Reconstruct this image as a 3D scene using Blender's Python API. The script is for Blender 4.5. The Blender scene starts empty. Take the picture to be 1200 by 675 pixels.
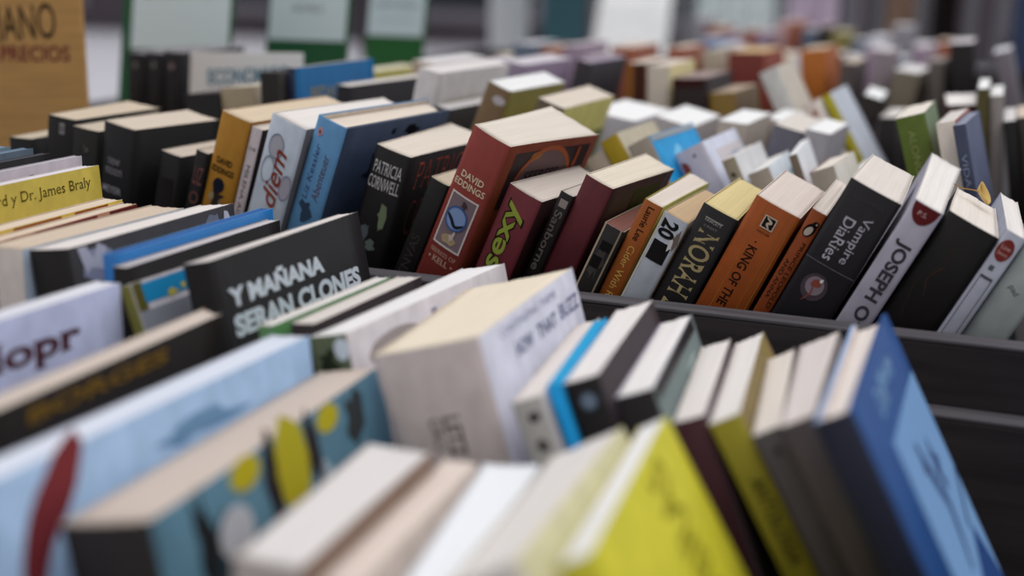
import bpy, bmesh, math, random
from mathutils import Matrix, Vector
C = bpy.context.scene
COL = C.collection
PI = math.pi

# ------------------------------------------------------------------ camera, sky, exposure
cam_d = bpy.data.cameras.new('camera')
cam = bpy.data.objects.new('camera', cam_d)
COL.objects.link(cam)
PITCH, YAW, ROLL = 0.24194, 0.38397, 0.017453
fw = Vector((-math.sin(YAW)*math.cos(PITCH), math.cos(YAW)*math.cos(PITCH), -math.sin(PITCH)))
rt = Vector((math.cos(YAW), math.sin(YAW), 0)); up = rt.cross(fw)
r2 = rt*math.cos(ROLL)+up*math.sin(ROLL); u2 = up*math.cos(ROLL)-rt*math.sin(ROLL)
m = Matrix((r2, u2, -fw)).transposed().to_4x4()
m.translation = Vector((0, 0, 1.15))
cam.matrix_world = m
cam_d.sensor_width = 36; cam_d.lens = 46.5
cam_d.clip_start = 0.02; cam_d.clip_end = 200
cam_d.dof.use_dof = True; cam_d.dof.focus_distance = 0.90; cam_d.dof.aperture_fstop = 2.8
C.camera = cam

C.view_settings.view_transform = 'Standard'; C.view_settings.look = 'None'
C.view_settings.gamma = 1; C.view_settings.use_curve_mapping = False
C.view_settings.exposure = 0.0

world = bpy.data.worlds.new('overcast_sky'); C.world = world; world.use_nodes = True
nt = world.node_tree; nt.nodes.clear()
wo = nt.nodes.new('ShaderNodeOutputWorld'); bg = nt.nodes.new('ShaderNodeBackground')
tc = nt.nodes.new('ShaderNodeTexCoord'); sp = nt.nodes.new('ShaderNodeSeparateXYZ')
rp = nt.nodes.new('ShaderNodeValToRGB'); mr = nt.nodes.new('ShaderNodeMapRange'); mx = nt.nodes.new('ShaderNodeMath')
mx.operation = 'MULTIPLY'
nt.links.new(tc.outputs['Generated'], sp.inputs[0])
nt.links.new(sp.outputs['Z'], rp.inputs[0])
e = rp.color_ramp.elements
e[0].position = 0.0; e[0].color = (.16, .16, .18, 1)
e[1].position = 1.0; e[1].color = (2.0, 1.97, 1.94, 1)
k = rp.color_ramp.elements.new(0.30); k.color = (.36, .37, .41, 1)
k = rp.color_ramp.elements.new(0.65); k.color = (.95, .955, .99, 1)
nt.links.new(sp.outputs['Y'], mr.inputs['Value'])
mr.inputs['From Min'].default_value = -1; mr.inputs['From Max'].default_value = 1
mr.inputs['To Min'].default_value = 0.60; mr.inputs['To Max'].default_value = 1.40
mx.inputs[1].default_value = 1.0
nt.links.new(mr.outputs[0], mx.inputs[0])
nt.links.new(rp.outputs[0], bg.inputs['Color']); nt.links.new(mx.outputs[0], bg.inputs['Strength'])
nt.links.new(bg.outputs[0], wo.inputs[0])

# ------------------------------------------------------------------ materials
def lin(c):
    c /= 255.0
    return c/12.92 if c <= .04045 else ((c+.055)/1.055)**2.4
_mats = {}
def rgb(h, gain=1.0):
    v = [lin(int(h[i:i+2], 16)) for i in (0, 2, 4)]
    y = .3*v[0]+.6*v[1]+.1*v[2]
    g = gain*(.32+.68*min(1, max(0, (y-.02)/.06))) if gain > 1 else gain
    v = [min(.86, x*g) for x in v]
    return tuple(v)
def mat(kind, col, rough=.5, gain=1.0):
    """kind: card (printed cover), page, ink, wood, cloth, plain"""
    key = (kind, col, rough, gain)
    if key in _mats: return _mats[key]
    m = bpy.data.materials.new(kind+'_'+col); m.use_nodes = True
    nt = m.node_tree; b = nt.nodes['Principled BSDF']
    b.inputs['Roughness'].default_value = rough
    b.inputs['Specular IOR Level'].default_value = .12 if kind in ('card', 'ink') else .15
    c = rgb(col, gain)
    if kind in ('ink', 'plain'):
        b.inputs['Base Color'].default_value = (*c, 1)
    else:
        tc = nt.nodes.new('ShaderNodeTexCoord'); mp = nt.nodes.new('ShaderNodeMapping')
        nz = nt.nodes.new('ShaderNodeTexNoise'); rp = nt.nodes.new('ShaderNodeValToRGB')
        nt.links.new(tc.outputs['Object'], mp.inputs[0]); nt.links.new(mp.outputs[0], nz.inputs['Vector'])
        sc, lo, hi, det, bump = {'card': ((90, 90, 60), .86, 1.06, 6, .04), 'page': ((1100, 14, 10), .92, 1.03, 3, .12),
                                 'wood': ((6, 90, 90), .65, 1.25, 5, .15), 'cloth': ((30, 30, 30), .85, 1.1, 5, .1),
                                 'cardboard': ((14, 14, 120), .85, 1.1, 5, .1), 'ground': ((1.2, 1.2, 1.2), .85, 1.08, 6, .02)}[kind]
        mp.inputs['Scale'].default_value = sc
        nz.inputs['Scale'].default_value = 1.0; nz.inputs['Detail'].default_value = det
        rp.color_ramp.elements[0].position = .3; rp.color_ramp.elements[1].position = .7
        rp.color_ramp.elements[0].color = (*[x*lo for x in c], 1); rp.color_ramp.elements[1].color = (*[min(.9, x*hi) for x in c], 1)
        nt.links.new(nz.outputs['Fac'], rp.inputs[0]); nt.links.new(rp.outputs[0], b.inputs['Base Color'])
        bp = nt.nodes.new('ShaderNodeBump'); bp.inputs['Strength'].default_value = bump; bp.inputs['Distance'].default_value = .001
        nt.links.new(nz.outputs['Fac'], bp.inputs['Height']); nt.links.new(bp.outputs[0], b.inputs['Normal'])
    _mats[key] = m
    return m

# ------------------------------------------------------------------ helpers
def link(name, me, parent=None):
    o = bpy.data.objects.new(name, me); COL.objects.link(o)
    if parent is not None: o.parent = parent
    return o
def tag(o, label, cat, group=None, kind=None):
    o['label'] = label; o['category'] = cat
    if group: o['group'] = group
    if kind: o['kind'] = kind
    return o
def from_bm(name, bm, mats, parent=None, smooth=False):
    me = bpy.data.meshes.new(name); bmesh.ops.recalc_face_normals(bm, faces=bm.faces)
    bm.to_mesh(me); bm.free()
    for x in (mats if isinstance(mats, (list, tuple)) else [mats]): me.materials.append(x)
    if smooth:
        for p in me.polygons: p.use_smooth = True
    return link(name, me, parent)
def add_box(bm, x0, x1, y0, y1, z0, z1, bev=.0015, mi=0):
    v = [bm.verts.new((x, y, z)) for x in (x0, x1) for y in (y0, y1) for z in (z0, z1)]
    fs = [bm.faces.new([v[i] for i in q]) for q in ((0, 1, 3, 2), (4, 6, 7, 5), (0, 4, 5, 1), (2, 3, 7, 6), (0, 2, 6, 4), (1, 5, 7, 3))]
    for f in fs: f.material_index = mi
    if bev:
        es = list({e for f in fs for e in f.edges})
        bmesh.ops.bevel(bm, geom=es, offset=bev, segments=2, affect='EDGES', profile=.6)
def box(name, dims, m, parent=None, bev=.0015):
    bm = bmesh.new(); add_box(bm, *dims, bev=bev); return from_bm(name, bm, m, parent)

_tcache = {}
def text_mesh(s, bold=0.0, shear=0.0, serif=0.0):
    key = (s, bold, shear, serif)
    if key in _tcache: return _tcache[key]
    cu = bpy.data.curves.new('t', 'FONT'); cu.body = s; cu.size = 1; cu.offset = bold; cu.shear = shear
    cu.resolution_u = 4
    o = bpy.data.objects.new('t', cu); COL.objects.link(o)
    dg = bpy.context.evaluated_depsgraph_get(); dg.update()
    me = bpy.data.meshes.new_from_object(o.evaluated_get(dg))
    vs = [(v.co.x, v.co.y) for v in me.vertices]; fs = [tuple(p.vertices) for p in me.polygons]
    if serif:                       # small bars on the flat ends of the letter strokes
        use = {}
        for f in fs:
            for a, b in zip(f, f[1:]+f[:1]): use[(min(a, b), max(a, b))] = use.get((min(a, b), max(a, b)), 0)+1
        mid = .33
        for (a, b), q in use.items():
            (xa, ya), (xb, yb) = vs[a], vs[b]
            if q == 1 and abs(ya-yb) < .004 and .02 < abs(xa-xb) < .2:
                x0, x1 = min(xa, xb)-serif, max(xa, xb)+serif; t = .035 if ya < mid else -.035; k = len(vs)
                vs += [(x0, ya), (x1, ya), (x1, ya+t), (x0, ya+t)]; fs.append((k, k+1, k+2, k+3))
    bpy.data.objects.remove(o); bpy.data.curves.remove(cu); bpy.data.meshes.remove(me)
    xs = [v[0] for v in vs]; ys = [v[1] for v in vs]
    cx, cy, w, h = (min(xs)+max(xs))/2, (min(ys)+max(ys))/2, max(xs)-min(xs), max(ys)-min(ys)
    vs = [((x-cx)/w, (y-cy)/h) for x, y in vs]
    _tcache[key] = (vs, fs)
    return vs, fs
def rect_mesh(nx=6, ny=6):
    vs = [(i/nx-.5, j/ny-.5) for j in range(ny+1) for i in range(nx+1)]
    fs = [(j*(nx+1)+i, j*(nx+1)+i+1, (j+1)*(nx+1)+i+1, (j+1)*(nx+1)+i) for j in range(ny) for i in range(nx)]
    return vs, fs
def frame_mesh(t=.08, tv=None):
    tv = tv or t
    o = [(-.5, -.5), (.5, -.5), (.5, .5), (-.5, .5)]; i = [(-.5+t, -.5+tv), (.5-t, -.5+tv), (.5-t, .5-tv), (-.5+t, .5-tv)]
    vs, fs = [], []
    for k in range(4):
        a, b, c, d = o[k], o[(k+1) % 4], i[(k+1) % 4], i[k]; n = 6; base = len(vs)
        for j in range(n+1):
            s = j/n; vs += [(a[0]+(b[0]-a[0])*s, a[1]+(b[1]-a[1])*s), (d[0]+(c[0]-d[0])*s, d[1]+(c[1]-d[1])*s)]
        fs += [(base+2*j, base+2*j+2, base+2*j+3, base+2*j+1) for j in range(n)]
    return vs, fs
def disc_mesh(n=28, a0=0, a1=2*PI, inner=0.0):
    vs, fs = [], []; R = 4
    for r in range(R+1):
        q = inner+(1-inner)*r/R
        vs += [(q*.5*math.cos(a0+(a1-a0)*i/n), q*.5*math.sin(a0+(a1-a0)*i/n)) for i in range(n+1)]
    for r in range(R):
        for i in range(n):
            a = r*(n+1)+i; fs.append((a, a+1, a+n+2, a+n+1))
    return vs, fs
def stroke_mesh(pts, w):
    """ribbon through pts, all in unit box coordinates"""
    P = [Vector((x, y, 0)) for x, y in pts]; Q = []
    n = len(P)
    for i in range(n-1):
        p0, p1, p2, p3 = P[max(i-1, 0)], P[i], P[i+1], P[min(i+2, n-1)]
        for k in range(6):
            t = k/6; Q.append(.5*((2*p1)+(p2-p0)*t+(2*p0-5*p1+4*p2-p3)*t*t+(3*p1-p0-3*p2+p3)*t**3))
    Q.append(P[-1]); vs, fs = [], []
    for i, p in enumerate(Q):
        d = (Q[min(i+1, len(Q)-1)]-Q[max(i-1, 0)]).normalized(); nn = Vector((-d.y, d.x, 0))
        ww = w*(.75+.25*math.sin(PI*min(1, (i+1)/len(Q)*1.1)))*min(1, .5+i*.12, .5+(len(Q)-1-i)*.12)
        vs += [tuple((p+nn*ww/2)[:2]), tuple((p-nn*ww/2)[:2])]
    fs = [(2*i, 2*i+1, 2*i+3, 2*i+2) for i in range(len(Q)-1)]
    return vs, fs
def poly_mesh(pts):
    return list(pts), [tuple(range(len(pts)))]

# ------------------------------------------------------------------ the book builder
def make_book(T, D, H, fl=.05, hard=False, spine='222222', front=None, back=None, page='ddd2c4', edge=None,
              rough=.5, sg=1.4, rg=1.25, seed=0, label='', cat='book', group=None, decor=()):
    """x = thickness, y = spine to fore-edge, z = height; origin at the foot of the spine"""
    front = front or spine; back = back or front
    root = link('hardback_book' if hard else 'paperback_book', None)
    tag(root, label, cat, group)
    rnd = random.Random(seed)
    tc = .0024 if hard else .0005
    b = min(.0022, .07*T) if T > .006 else .0003
    e = fl*T/2
    def bul(x):
        return -b*(1-min(1, abs(2*x/T))**2.3)
    def half(y):
        return T/2+e*(max(0, y/D))**1.4
    n = 10
    outer = [(-half(D*(8-i)/8), D*(8-i)/8, 1) for i in range(8)]
    outer += [(-T/2+T*i/n, bul(-T/2+T*i/n), 0) for i in range(n+1)]
    outer += [(half(D*i/8), D*i/8, 2) for i in range(1, 9)]
    bm = bmesh.new(); L = len(outer)
    inner = []
    for i, (x, y, s) in enumerate(outer):
        if i < 8 : inner.append((x+tc, y if i else y, s))
        elif i > 8+n: inner.append((x-tc, y, s))
        else: inner.append((max(-T/2+tc, min(T/2-tc, x)), y+tc, s))
    zs = [0, H*.5, H]
    ov = [[bm.verts.new((x, y, z)) for (x, y, s) in outer] for z in zs]
    iv = [[bm.verts.new((x, y, z)) for (x, y, s) in inner] for z in zs]
    def seg_mat(i):
        return 1 if i < 8 else (0 if i < 8+n else 2)
    for i in range(L-1):
        for k in range(2):
            f = bm.faces.new((ov[k][i], ov[k][i+1], ov[k+1][i+1], ov[k+1][i])); f.material_index = seg_mat(i); f.smooth = True
            f = bm.faces.new((iv[k][i+1], iv[k][i], iv[k+1][i], iv[k+1][i+1])); f.material_index = 3
        f = bm.faces.new((ov[2][i], ov[2][i+1], iv[2][i+1], iv[2][i])); f.material_index = 3 if not hard else seg_mat(i)
        f = bm.faces.new((ov[0][i+1], ov[0][i], iv[0][i], iv[0][i+1])); f.material_index = 3
    for i in (0, L-1):
        for k in range(2):
            f = bm.faces.new((ov[k][i], iv[k][i], iv[k+1][i], ov[k+1][i])); f.material_index = 3 if not hard else (1 if i == 0 else 2)
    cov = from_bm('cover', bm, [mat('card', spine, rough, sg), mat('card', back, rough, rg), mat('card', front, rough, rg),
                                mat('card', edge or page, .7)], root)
    # page block
    ins = .0035 if hard else .0004
    pb = .004 if hard else .0004
    y0, y1 = .0008+tc, D-(.004 if hard else .0006)
    bm = bmesh.new(); nx, ny = 10, 14
    wav = [rnd.uniform(-1, 1) for _ in range(nx+1)]
    sk = rnd.uniform(-.4, .4)
    top, bot = [], []
    for j in range(ny+1):
        v = j/ny; y = y0+(y1-y0)*v; w = half(y)-tc-.0001
        tr, br = [], []
        for i in range(nx+1):
            u = i/nx*2-1; x = u*w
            yy = y
            if j == 0: yy = max(y0, bul(x)+tc+.0008)
            if j == ny: yy = y1-abs(u)**2*0+.0012*math.sin(u*2+seed)
            yy = min(yy, y1)
            z = H-ins+.0003*wav[i]*(.4+.6*v)-.0007*math.exp(-((v-.12)/.10)**2)*(1-u*u)+.0004*sk*u
            tr.append(bm.verts.new((x, yy, min(z, H-.0001 if not hard else z)))); br.append(bm.verts.new((x, yy, pb)))
        top.append(tr); bot.append(br)
    for j in range(ny):
        for i in range(nx):
            bm.faces.new((top[j][i], top[j][i+1], top[j+1][i+1], top[j+1][i])).smooth = True
            bm.faces.new((bot[j][i+1], bot[j][i], bot[j+1][i], bot[j+1][i+1]))
        bm.faces.new((top[j+1][0], bot[j+1][0], bot[j][0], top[j][0])); bm.faces.new((top[j][nx], bot[j][nx], bot[j+1][nx], top[j+1][nx]))
    for i in range(nx):
        bm.faces.new((top[0][i], bot[0][i], bot[0][i+1], top[0][i+1])); bm.faces.new((top[ny][i+1], bot[ny][i+1], bot[ny][i], top[ny][i]))
    from_bm('page_block', bm, mat('page', page, .85), root)
    # printing and painted sheen: (part name, face, shape, u mm, v mm, w mm, h mm, direction, colour[, options])
    for q in decor:
        nm, face, shape, u, v, w, h, d, col = q[:9]
        op = q[9] if len(q) > 9 else {}
        if isinstance(shape, str): vs, fs = text_mesh(shape, op.get('bold', 0), op.get('shear', 0), op.get('serif', 0))
        else: vs, fs = shape
        lay = .00022*(1+op.get('layer', 0)); u, v, w, h = u/1000, v/1000, w/1000, h/1000
        rot = op.get('rot', 0); ca, sa = math.cos(rot), math.sin(rot)
        bm = bmesh.new(); bv = []
        for (s, t) in vs:
            s, t = s*w, t*h
            s, t = s*ca-t*sa, s*sa+t*ca
            a, c2 = {'a': (s, t), 'd': (t, -s), 'u': (-t, s)}[d]
            pu, pz = u+a, H-v+c2
            if face == 's':
                x = -T/2+pu; bv.append(bm.verts.new((x, bul(x)-lay, pz)))
            elif face == 'r':
                bv.append(bm.verts.new((half(pu)+lay, pu, pz)))
        for f in fs:
            try: bm.faces.new([bv[i] for i in f])
            except ValueError: pass
        me = bpy.data.meshes.new(nm); bm.to_mesh(me); bm.free()
        me.materials.append(mat('ink', col, .5, sg if face == 's' else rg))
        link(nm, me, cov)
    return root
def place(root, x, y, z, yaw, lean, T, H):
    """x,y,z: upper front left corner of the spine; the book stands on its foot"""
    r0 = Vector((math.cos(yaw), math.sin(yaw), 0)); zz = Vector((0, 0, 1))
    h = zz*math.cos(lean)+r0*math.sin(lean); r = r0*math.cos(lean)-zz*math.sin(lean)
    root.location = Vector((x, y, z))+r*T/2-h*H
    root.rotation_euler = (0, lean, yaw)

# ------------------------------------------------------------------ where each book stands: x, y, z of the upper front corner, yaw, lean, thickness, depth, flare, height (metres, radians)
G = {
 'c0': (-0.7924, 0.8510, -0.1469, 0.0734, 0.0409, 0.0210, 0.1100, 0.0433, 0.1624),
 'c1': (-0.7521, 0.8531, -0.1262, 0.0373, 0.1370, 0.0265, 0.1121, 0.2788, 0.1819),
 'c2': (-0.7251, 0.8495, -0.1335, 0.0030, 0.1375, 0.0251, 0.1101, 0.0163, 0.1747),
 'c3': (-0.6924, 0.8483, -0.1271, -0.1424, 0.1670, 0.0333, 0.0942, 0.0790, 0.1799),
 'c4': (-0.6412, 0.8507, -0.1474, -0.0609, 0.2307, 0.0196, 0.1100, 0.0107, 0.1624),
 'c5': (-0.6093, 0.8521, -0.1448, -0.0638, 0.2883, 0.0109, 0.1101, 0.0388, 0.1691),
 'c6': (-0.5846, 0.8526, -0.1134, -0.0633, 0.3026, 0.0274, 0.1412, -0.0529, 0.1974),
 'c7': (-0.5582, 0.8521, -0.1238, -0.0601, 0.3005, 0.0098, 0.1101, 0.0439, 0.1919),
 'c8': (-0.5366, 0.8472, -0.1119, -0.1147, 0.3335, 0.0328, 0.1458, -0.0533, 0.1983),
 'c9': (-0.4978, 0.8480, -0.1113, -0.0991, 0.3457, 0.0265, 0.1502, -0.1010, 0.2016),
 'c10': (-0.4553, 0.8581, -0.1312, -0.0092, 0.2923, 0.0290, 0.1360, 0.2854, 0.1780),
 'c11': (-0.4110, 0.8576, -0.1519, -0.0439, 0.4032, 0.0155, 0.1100, 0.0494, 0.1653),
 'c12': (-0.3728, 0.8478, -0.1110, -0.1610, 0.4188, 0.0328, 0.1193, 0.4074, 0.2032),
 'c13': (-0.3446, 0.8462, -0.1499, -0.1266, 0.4069, 0.0279, 0.1055, -0.1298, 0.1623),
 'c14': (-0.3103, 0.8568, -0.1538, -0.0754, 0.4083, 0.0100, 0.1096, -0.0384, 0.1658),
 'c15': (-0.2927, 0.8580, -0.1413, -0.0906, 0.4084, 0.0221, 0.1147, 0.1683, 0.1743),
 'c16': (-0.2740, 0.8459, -0.1713, -0.0011, 0.4118, 0.0150, 0.0834, -0.1803, 0.1448),
 'c17': (-0.2477, 0.8502, -0.1534, 0.0001, 0.4177, 0.0138, 0.1233, 0.2607, 0.1653),
 'c18': (-0.2322, 0.8447, -0.1597, -0.0010, 0.4305, 0.0181, 0.1042, -0.1521, 0.1570),
 'c19': (-0.2066, 0.8484, -0.1523, 0.0425, 0.4312, 0.0253, 0.1206, -0.1631, 0.1619),
 'c20': (-0.1721, 0.8495, -0.1445, 0.0263, 0.4416, 0.0321, 0.1171, 0.0320, 0.1679),
 'c21': (-0.1361, 0.8512, -0.1507, 0.0401, 0.4433, 0.0103, 0.1321, -0.0342, 0.1715),
 'c22': (-0.1119, 0.8419, -0.1276, 0.0313, 0.4454, 0.0351, 0.1229, -0.0789, 0.1854),
 'c23': (-0.0728, 0.8406, -0.1374, 0.0303, 0.4642, 0.0199, 0.2154, 0.2568, 0.1831),
 'c24': (-0.0519, 0.8463, -0.1442, 0.0452, 0.4685, 0.0337, 0.1035, -0.1464, 0.1688),
 'c25': (-0.0176, 0.8486, -0.1534, 0.0686, 0.4702, 0.0128, 0.1432, 0.0494, 0.1692),
 'c26': (-0.0048, 0.8517, -0.1587, -0.0084, 0.4713, 0.0245, 0.1100, 0.0500, 0.1573),
 'a2': (-0.6274, 0.5677, -0.1376, 0.0371, 0.0000, 0.0060, 0.1744, 0.0481, 0.2324),
 'a3': (-0.6182, 0.5741, -0.1430, 0.0242, -0.0755, 0.0135, 0.1616, 0.0712, 0.2276),
 'a4': (-0.5800, 0.5693, -0.1596, 0.0446, 0.0112, 0.0132, 0.1448, 0.1164, 0.2103),
 'a5': (-0.5599, 0.5672, -0.1603, 0.0526, 0.0285, 0.0098, 0.1420, 0.0575, 0.2095),
 'a6': (-0.5490, 0.5655, -0.1608, -0.0158, -0.0110, 0.0257, 0.1461, 0.0307, 0.2092),
 'a7': (-0.5216, 0.5688, -0.1612, -0.0074, -0.1239, 0.0282, 0.1594, -0.0748, 0.2104),
 'a8': (-0.4735, 0.5720, -0.1595, -0.0018, -0.0331, 0.0085, 0.1583, 0.0328, 0.2106),
 'a9': (-0.4638, 0.5681, -0.1647, -0.0035, -0.0331, 0.0091, 0.1536, 0.0286, 0.2055),
 'a10': (-0.4534, 0.5592, -0.1733, -0.0056, -0.3204, 0.0076, 0.1400, 0.0486, 0.2072),
 'a11': (-0.4235, 0.5754, -0.1610, -0.0096, -0.2084, 0.0177, 0.1631, -0.1808, 0.2137),
 'a12': (-0.3744, 0.5716, -0.1878, -0.0344, -0.0751, 0.0089, 0.1253, 0.0552, 0.1827),
 'a13': (-0.3616, 0.5831, -0.1881, -0.0196, -0.0963, 0.0145, 0.1214, 0.0832, 0.1827),
 'a14': (-0.3457, 0.5751, -0.1917, -0.0462, -0.2180, 0.0225, 0.1834, 0.3571, 0.1826),
 'a15': (-0.2960, 0.5513, -0.1892, 0.0799, -0.2772, 0.0570, 0.1536, 0.1676, 0.1880),
 'a16': (-0.2202, 0.5465, -0.2010, 0.1322, -0.3560, 0.0150, 0.1454, -0.0620, 0.1803),
 'a17': (-0.2063, 0.5559, -0.1936, 0.1408, -0.3590, 0.0067, 0.1233, 0.0086, 0.1884),
 'a18': (-0.1990, 0.5591, -0.1922, 0.1237, -0.3590, 0.0172, 0.1456, 0.2716, 0.1899),
 'a19': (-0.1746, 0.5628, -0.1969, 0.1282, -0.3573, 0.0186, 0.1389, 0.0018, 0.1848),
 'a21': (-0.1478, 0.5684, -0.2069, 0.1431, -0.3574, 0.0152, 0.1326, 0.0808, 0.1741),
 'a22': (-0.1309, 0.5690, -0.2056, 0.1337, -0.4955, 0.0153, 0.1429, 0.0796, 0.1868),
 'a23': (-0.1091, 0.5614, -0.2051, 0.1403, -0.4956, 0.0135, 0.1260, 0.1388, 0.1874),
 'a24': (-0.0956, 0.5519, -0.1957, 0.0946, -0.4924, 0.0159, 0.1381, 0.3709, 0.1978),
 'a25': (-0.0784, 0.5340, -0.1858, 0.0455, -0.4821, 0.0167, 0.1683, 0.1814, 0.2079),
 'b1': (-0.4691, 0.3856, -0.1699, -0.0304, -0.0090, 0.0137, 0.1709, 0.0494, 0.2001),
 'b2': (-0.3915, 0.3854, -0.1780, 0.0344, 0.1305, 0.0109, 0.1706, 0.0143, 0.1922),
 'b3': (-0.3614, 0.3315, -0.1881, -0.0162, -0.1012, 0.0203, 0.2289, 0.0600, 0.1828),
 'b4': (-0.3264, 0.3616, -0.2068, 0.0542, -0.1939, 0.0403, 0.2049, -0.1804, 0.1663),
 'b5': (-0.2505, 0.3621, -0.2056, 0.0782, 0.0053, 0.0266, 0.1215, 0.1168, 0.1643),
 'b6': (-0.2220, 0.3707, -0.2141, 0.0759, 0.0053, 0.0141, 0.1299, 0.0388, 0.1558),
 'b7': (-0.1957, 0.3759, -0.2176, 0.1559, -0.0687, 0.0228, 0.1376, 0.1008, 0.1528),
 'b8': (-0.1756, 0.3757, -0.2091, 0.0659, -0.5299, 0.0303, 0.1376, 0.1837, 0.1865),
 'b9': (-0.1364, 0.3809, -0.1951, 0.1025, -0.5143, 0.0130, 0.1447, 0.0037, 0.2009),
 'd0': (-0.3729, 1.0866, -0.1675, 0.0038, -0.5759, 0.0189, 0.1101, 0.0432, 0.1700),
 'd1': (-0.3596, 1.0873, -0.1513, -0.0043, -0.5757, 0.0175, 0.1100, 0.0400, 0.1892),
 'd2': (-0.3287, 1.0684, -0.1503, -0.0611, -0.5237, 0.0214, 0.1157, -0.0158, 0.1844),
 'd3': (-0.2936, 1.0913, -0.1578, -0.0216, -0.5191, 0.0270, 0.1140, -0.0603, 0.1753),
 'd4': (-0.2483, 1.0718, -0.1574, 0.0090, -0.4569, 0.0116, 0.1083, -0.0063, 0.1700),
 'd5': (-0.2265, 1.0754, -0.1673, 0.0381, -0.4567, 0.0181, 0.1077, -0.0189, 0.1590),
 'd6': (-0.1959, 1.0845, -0.1509, 0.0835, -0.3826, 0.0070, 0.1059, 0.0259, 0.1715),
 'd7': (-0.1740, 1.0591, -0.1597, -0.0164, -0.3843, 0.0201, 0.0946, 0.0686, 0.1621),
 'd8': (-0.1582, 1.1566, -0.1753, -0.0035, -0.2111, 0.0150, 0.1100, 0.0500, 0.1377),
 'dk': (-0.2330, 1.2085, -0.1396, -0.0064, 0.2265, 0.0285, 0.1100, 0.0139, 0.1683),
 'r1': (-0.1950, 1.5193, -0.1367, 0.0657, 0.2706, 0.0203, 0.1175, 0.0577, 0.1742),
 'r2': (-0.1756, 1.5068, -0.1594, -0.0033, -0.0282, 0.0183, 0.1100, 0.0483, 0.1507),
 'r3': (-0.1163, 1.1085, -0.1181, 0.0154, -0.2897, 0.0227, 0.1100, 0.0500, 0.2002),
 'r11': (-0.0838, 1.0936, -0.1187, -0.0296, -0.2500, 0.0146, 0.1101, 0.0433, 0.1974),
 'r10': (-0.0691, 1.0657, -0.1165, -0.0345, -0.2500, 0.0092, 0.1100, 0.0453, 0.1997),
 'r5': (-0.0967, 1.3700, -0.1296, 0.0747, -0.0753, 0.0280, 0.1268, 0.1401, 0.1809),
 'r6': (-0.0683, 1.3530, -0.1109, 0.0355, -0.0838, 0.0099, 0.1326, 0.0479, 0.1998),
 'r7': (-0.0570, 1.3606, -0.1177, 0.0334, -0.0838, 0.0119, 0.1281, 0.0083, 0.1930),
 'r8': (-0.0418, 1.3468, -0.1400, 0.0315, -0.1688, 0.0109, 0.1317, 0.0387, 0.1725),
 'r9': (-0.0306, 1.3578, -0.1369, 0.0253, -0.1688, 0.0183, 0.1231, 0.0489, 0.1756),
 'l1': (-0.9271, 1.1801, -0.1013, 0.0144, 0.0518, 0.0212, 0.1200, 0.0500, 0.2078),
 'l2': (-0.9040, 1.1803, -0.1003, 0.0125, 0.0427, 0.0208, 0.1200, 0.0500, 0.2090),
 'l3': (-0.8802, 1.1797, -0.0986, 0.0173, 0.0381, 0.0221, 0.1200, 0.0500, 0.2107),
 'l4': (-0.7547, 1.0385, -0.1262, 0.0087, -0.1014, 0.0383, 0.1100, 0.0479, 0.1848),
 'l5': (-0.7158, 1.0407, -0.1185, -0.0021, -0.1014, 0.0386, 0.1101, 0.0260, 0.1925),
 'l6': (-0.6599, 1.0225, -0.1002, -0.0023, -0.0140, 0.0187, 0.1093, -0.0518, 0.2099),
 'l7': (-0.6403, 1.0368, -0.0961, 0.0008, -0.0140, 0.0076, 0.1493, 0.0455, 0.2139),
 'l8': (-0.6098, 1.0732, -0.1122, -0.0739, 0.0955, 0.0120, 0.1546, 0.0600, 0.1975),
 'l10': (-0.5348, 1.0900, -0.0942, -0.0561, 0.2210, 0.0218, 0.1459, 0.0366, 0.2162),
 'l11': (-0.5131, 1.0783, -0.1259, -0.0614, 0.2529, 0.0143, 0.1291, 0.0445, 0.1865),
 'l12': (-0.4620, 1.0811, -0.1021, -0.0624, 0.3813, 0.0232, 0.1204, 0.0291, 0.2147),
 'l13': (-0.4125, 1.0745, -0.1137, -0.0039, 0.3450, 0.0255, 0.1369, 0.0661, 0.1994),
 'e1': (-0.4932, 1.4000, -0.1033, -0.0544, 0.2164, 0.0165, 0.1168, 0.0339, 0.2080),
 'e2': (-0.4420, 1.4218, -0.1068, 0.0327, -0.0173, 0.0214, 0.1206, 0.0577, 0.2033),
 'e3': (-0.4185, 1.4226, -0.1085, 0.0267, -0.0272, 0.0254, 0.1198, 0.0426, 0.2016),
 'e4': (-0.3873, 1.4153, -0.1208, 0.0070, -0.0575, 0.0384, 0.1200, 0.0475, 0.1895),
 'e5': (-0.3461, 1.4164, -0.1349, 0.0012, -0.1042, 0.0285, 0.1200, 0.0495, 0.1760),
 'e7': (-0.2948, 1.4252, -0.1123, -0.0109, -0.4776, 0.0208, 0.0896, 0.0466, 0.2226),
 'e9': (-0.2223, 1.3929, -0.1307, -0.0034, -0.5434, 0.0099, 0.1108, 0.0496, 0.2094),
 'e11': (-0.2370, 1.3647, -0.1392, -0.0042, -0.5229, 0.0153, 0.1100, 0.0345, 0.1972),
 'e12': (-0.2851, 1.2085, -0.1392, 0.0006, 0.0873, 0.0275, 0.1104, 0.0427, 0.1691),
 'e15': (-0.4225, 1.2273, -0.1395, -0.0318, 0.1485, 0.0529, 0.1236, 0.0110, 0.1645),
 'e16': (-0.3488, 1.2202, -0.1401, 0.0066, 0.2343, 0.0377, 0.1181, 0.0158, 0.1657),
 'f0': (-0.4246, 1.8354, -0.1161, -0.0082, -0.0289, 0.0510, 0.1300, 0.0447, 0.1940),
 'f8': (-0.3374, 1.8980, -0.1140, 0.0102, -0.1151, 0.0358, 0.1200, 0.0453, 0.1973),
 'f1': (-0.1336, 1.8501, -0.0944, 0.0429, -0.0806, 0.0300, 0.1322, 0.0700, 0.2163),
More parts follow.
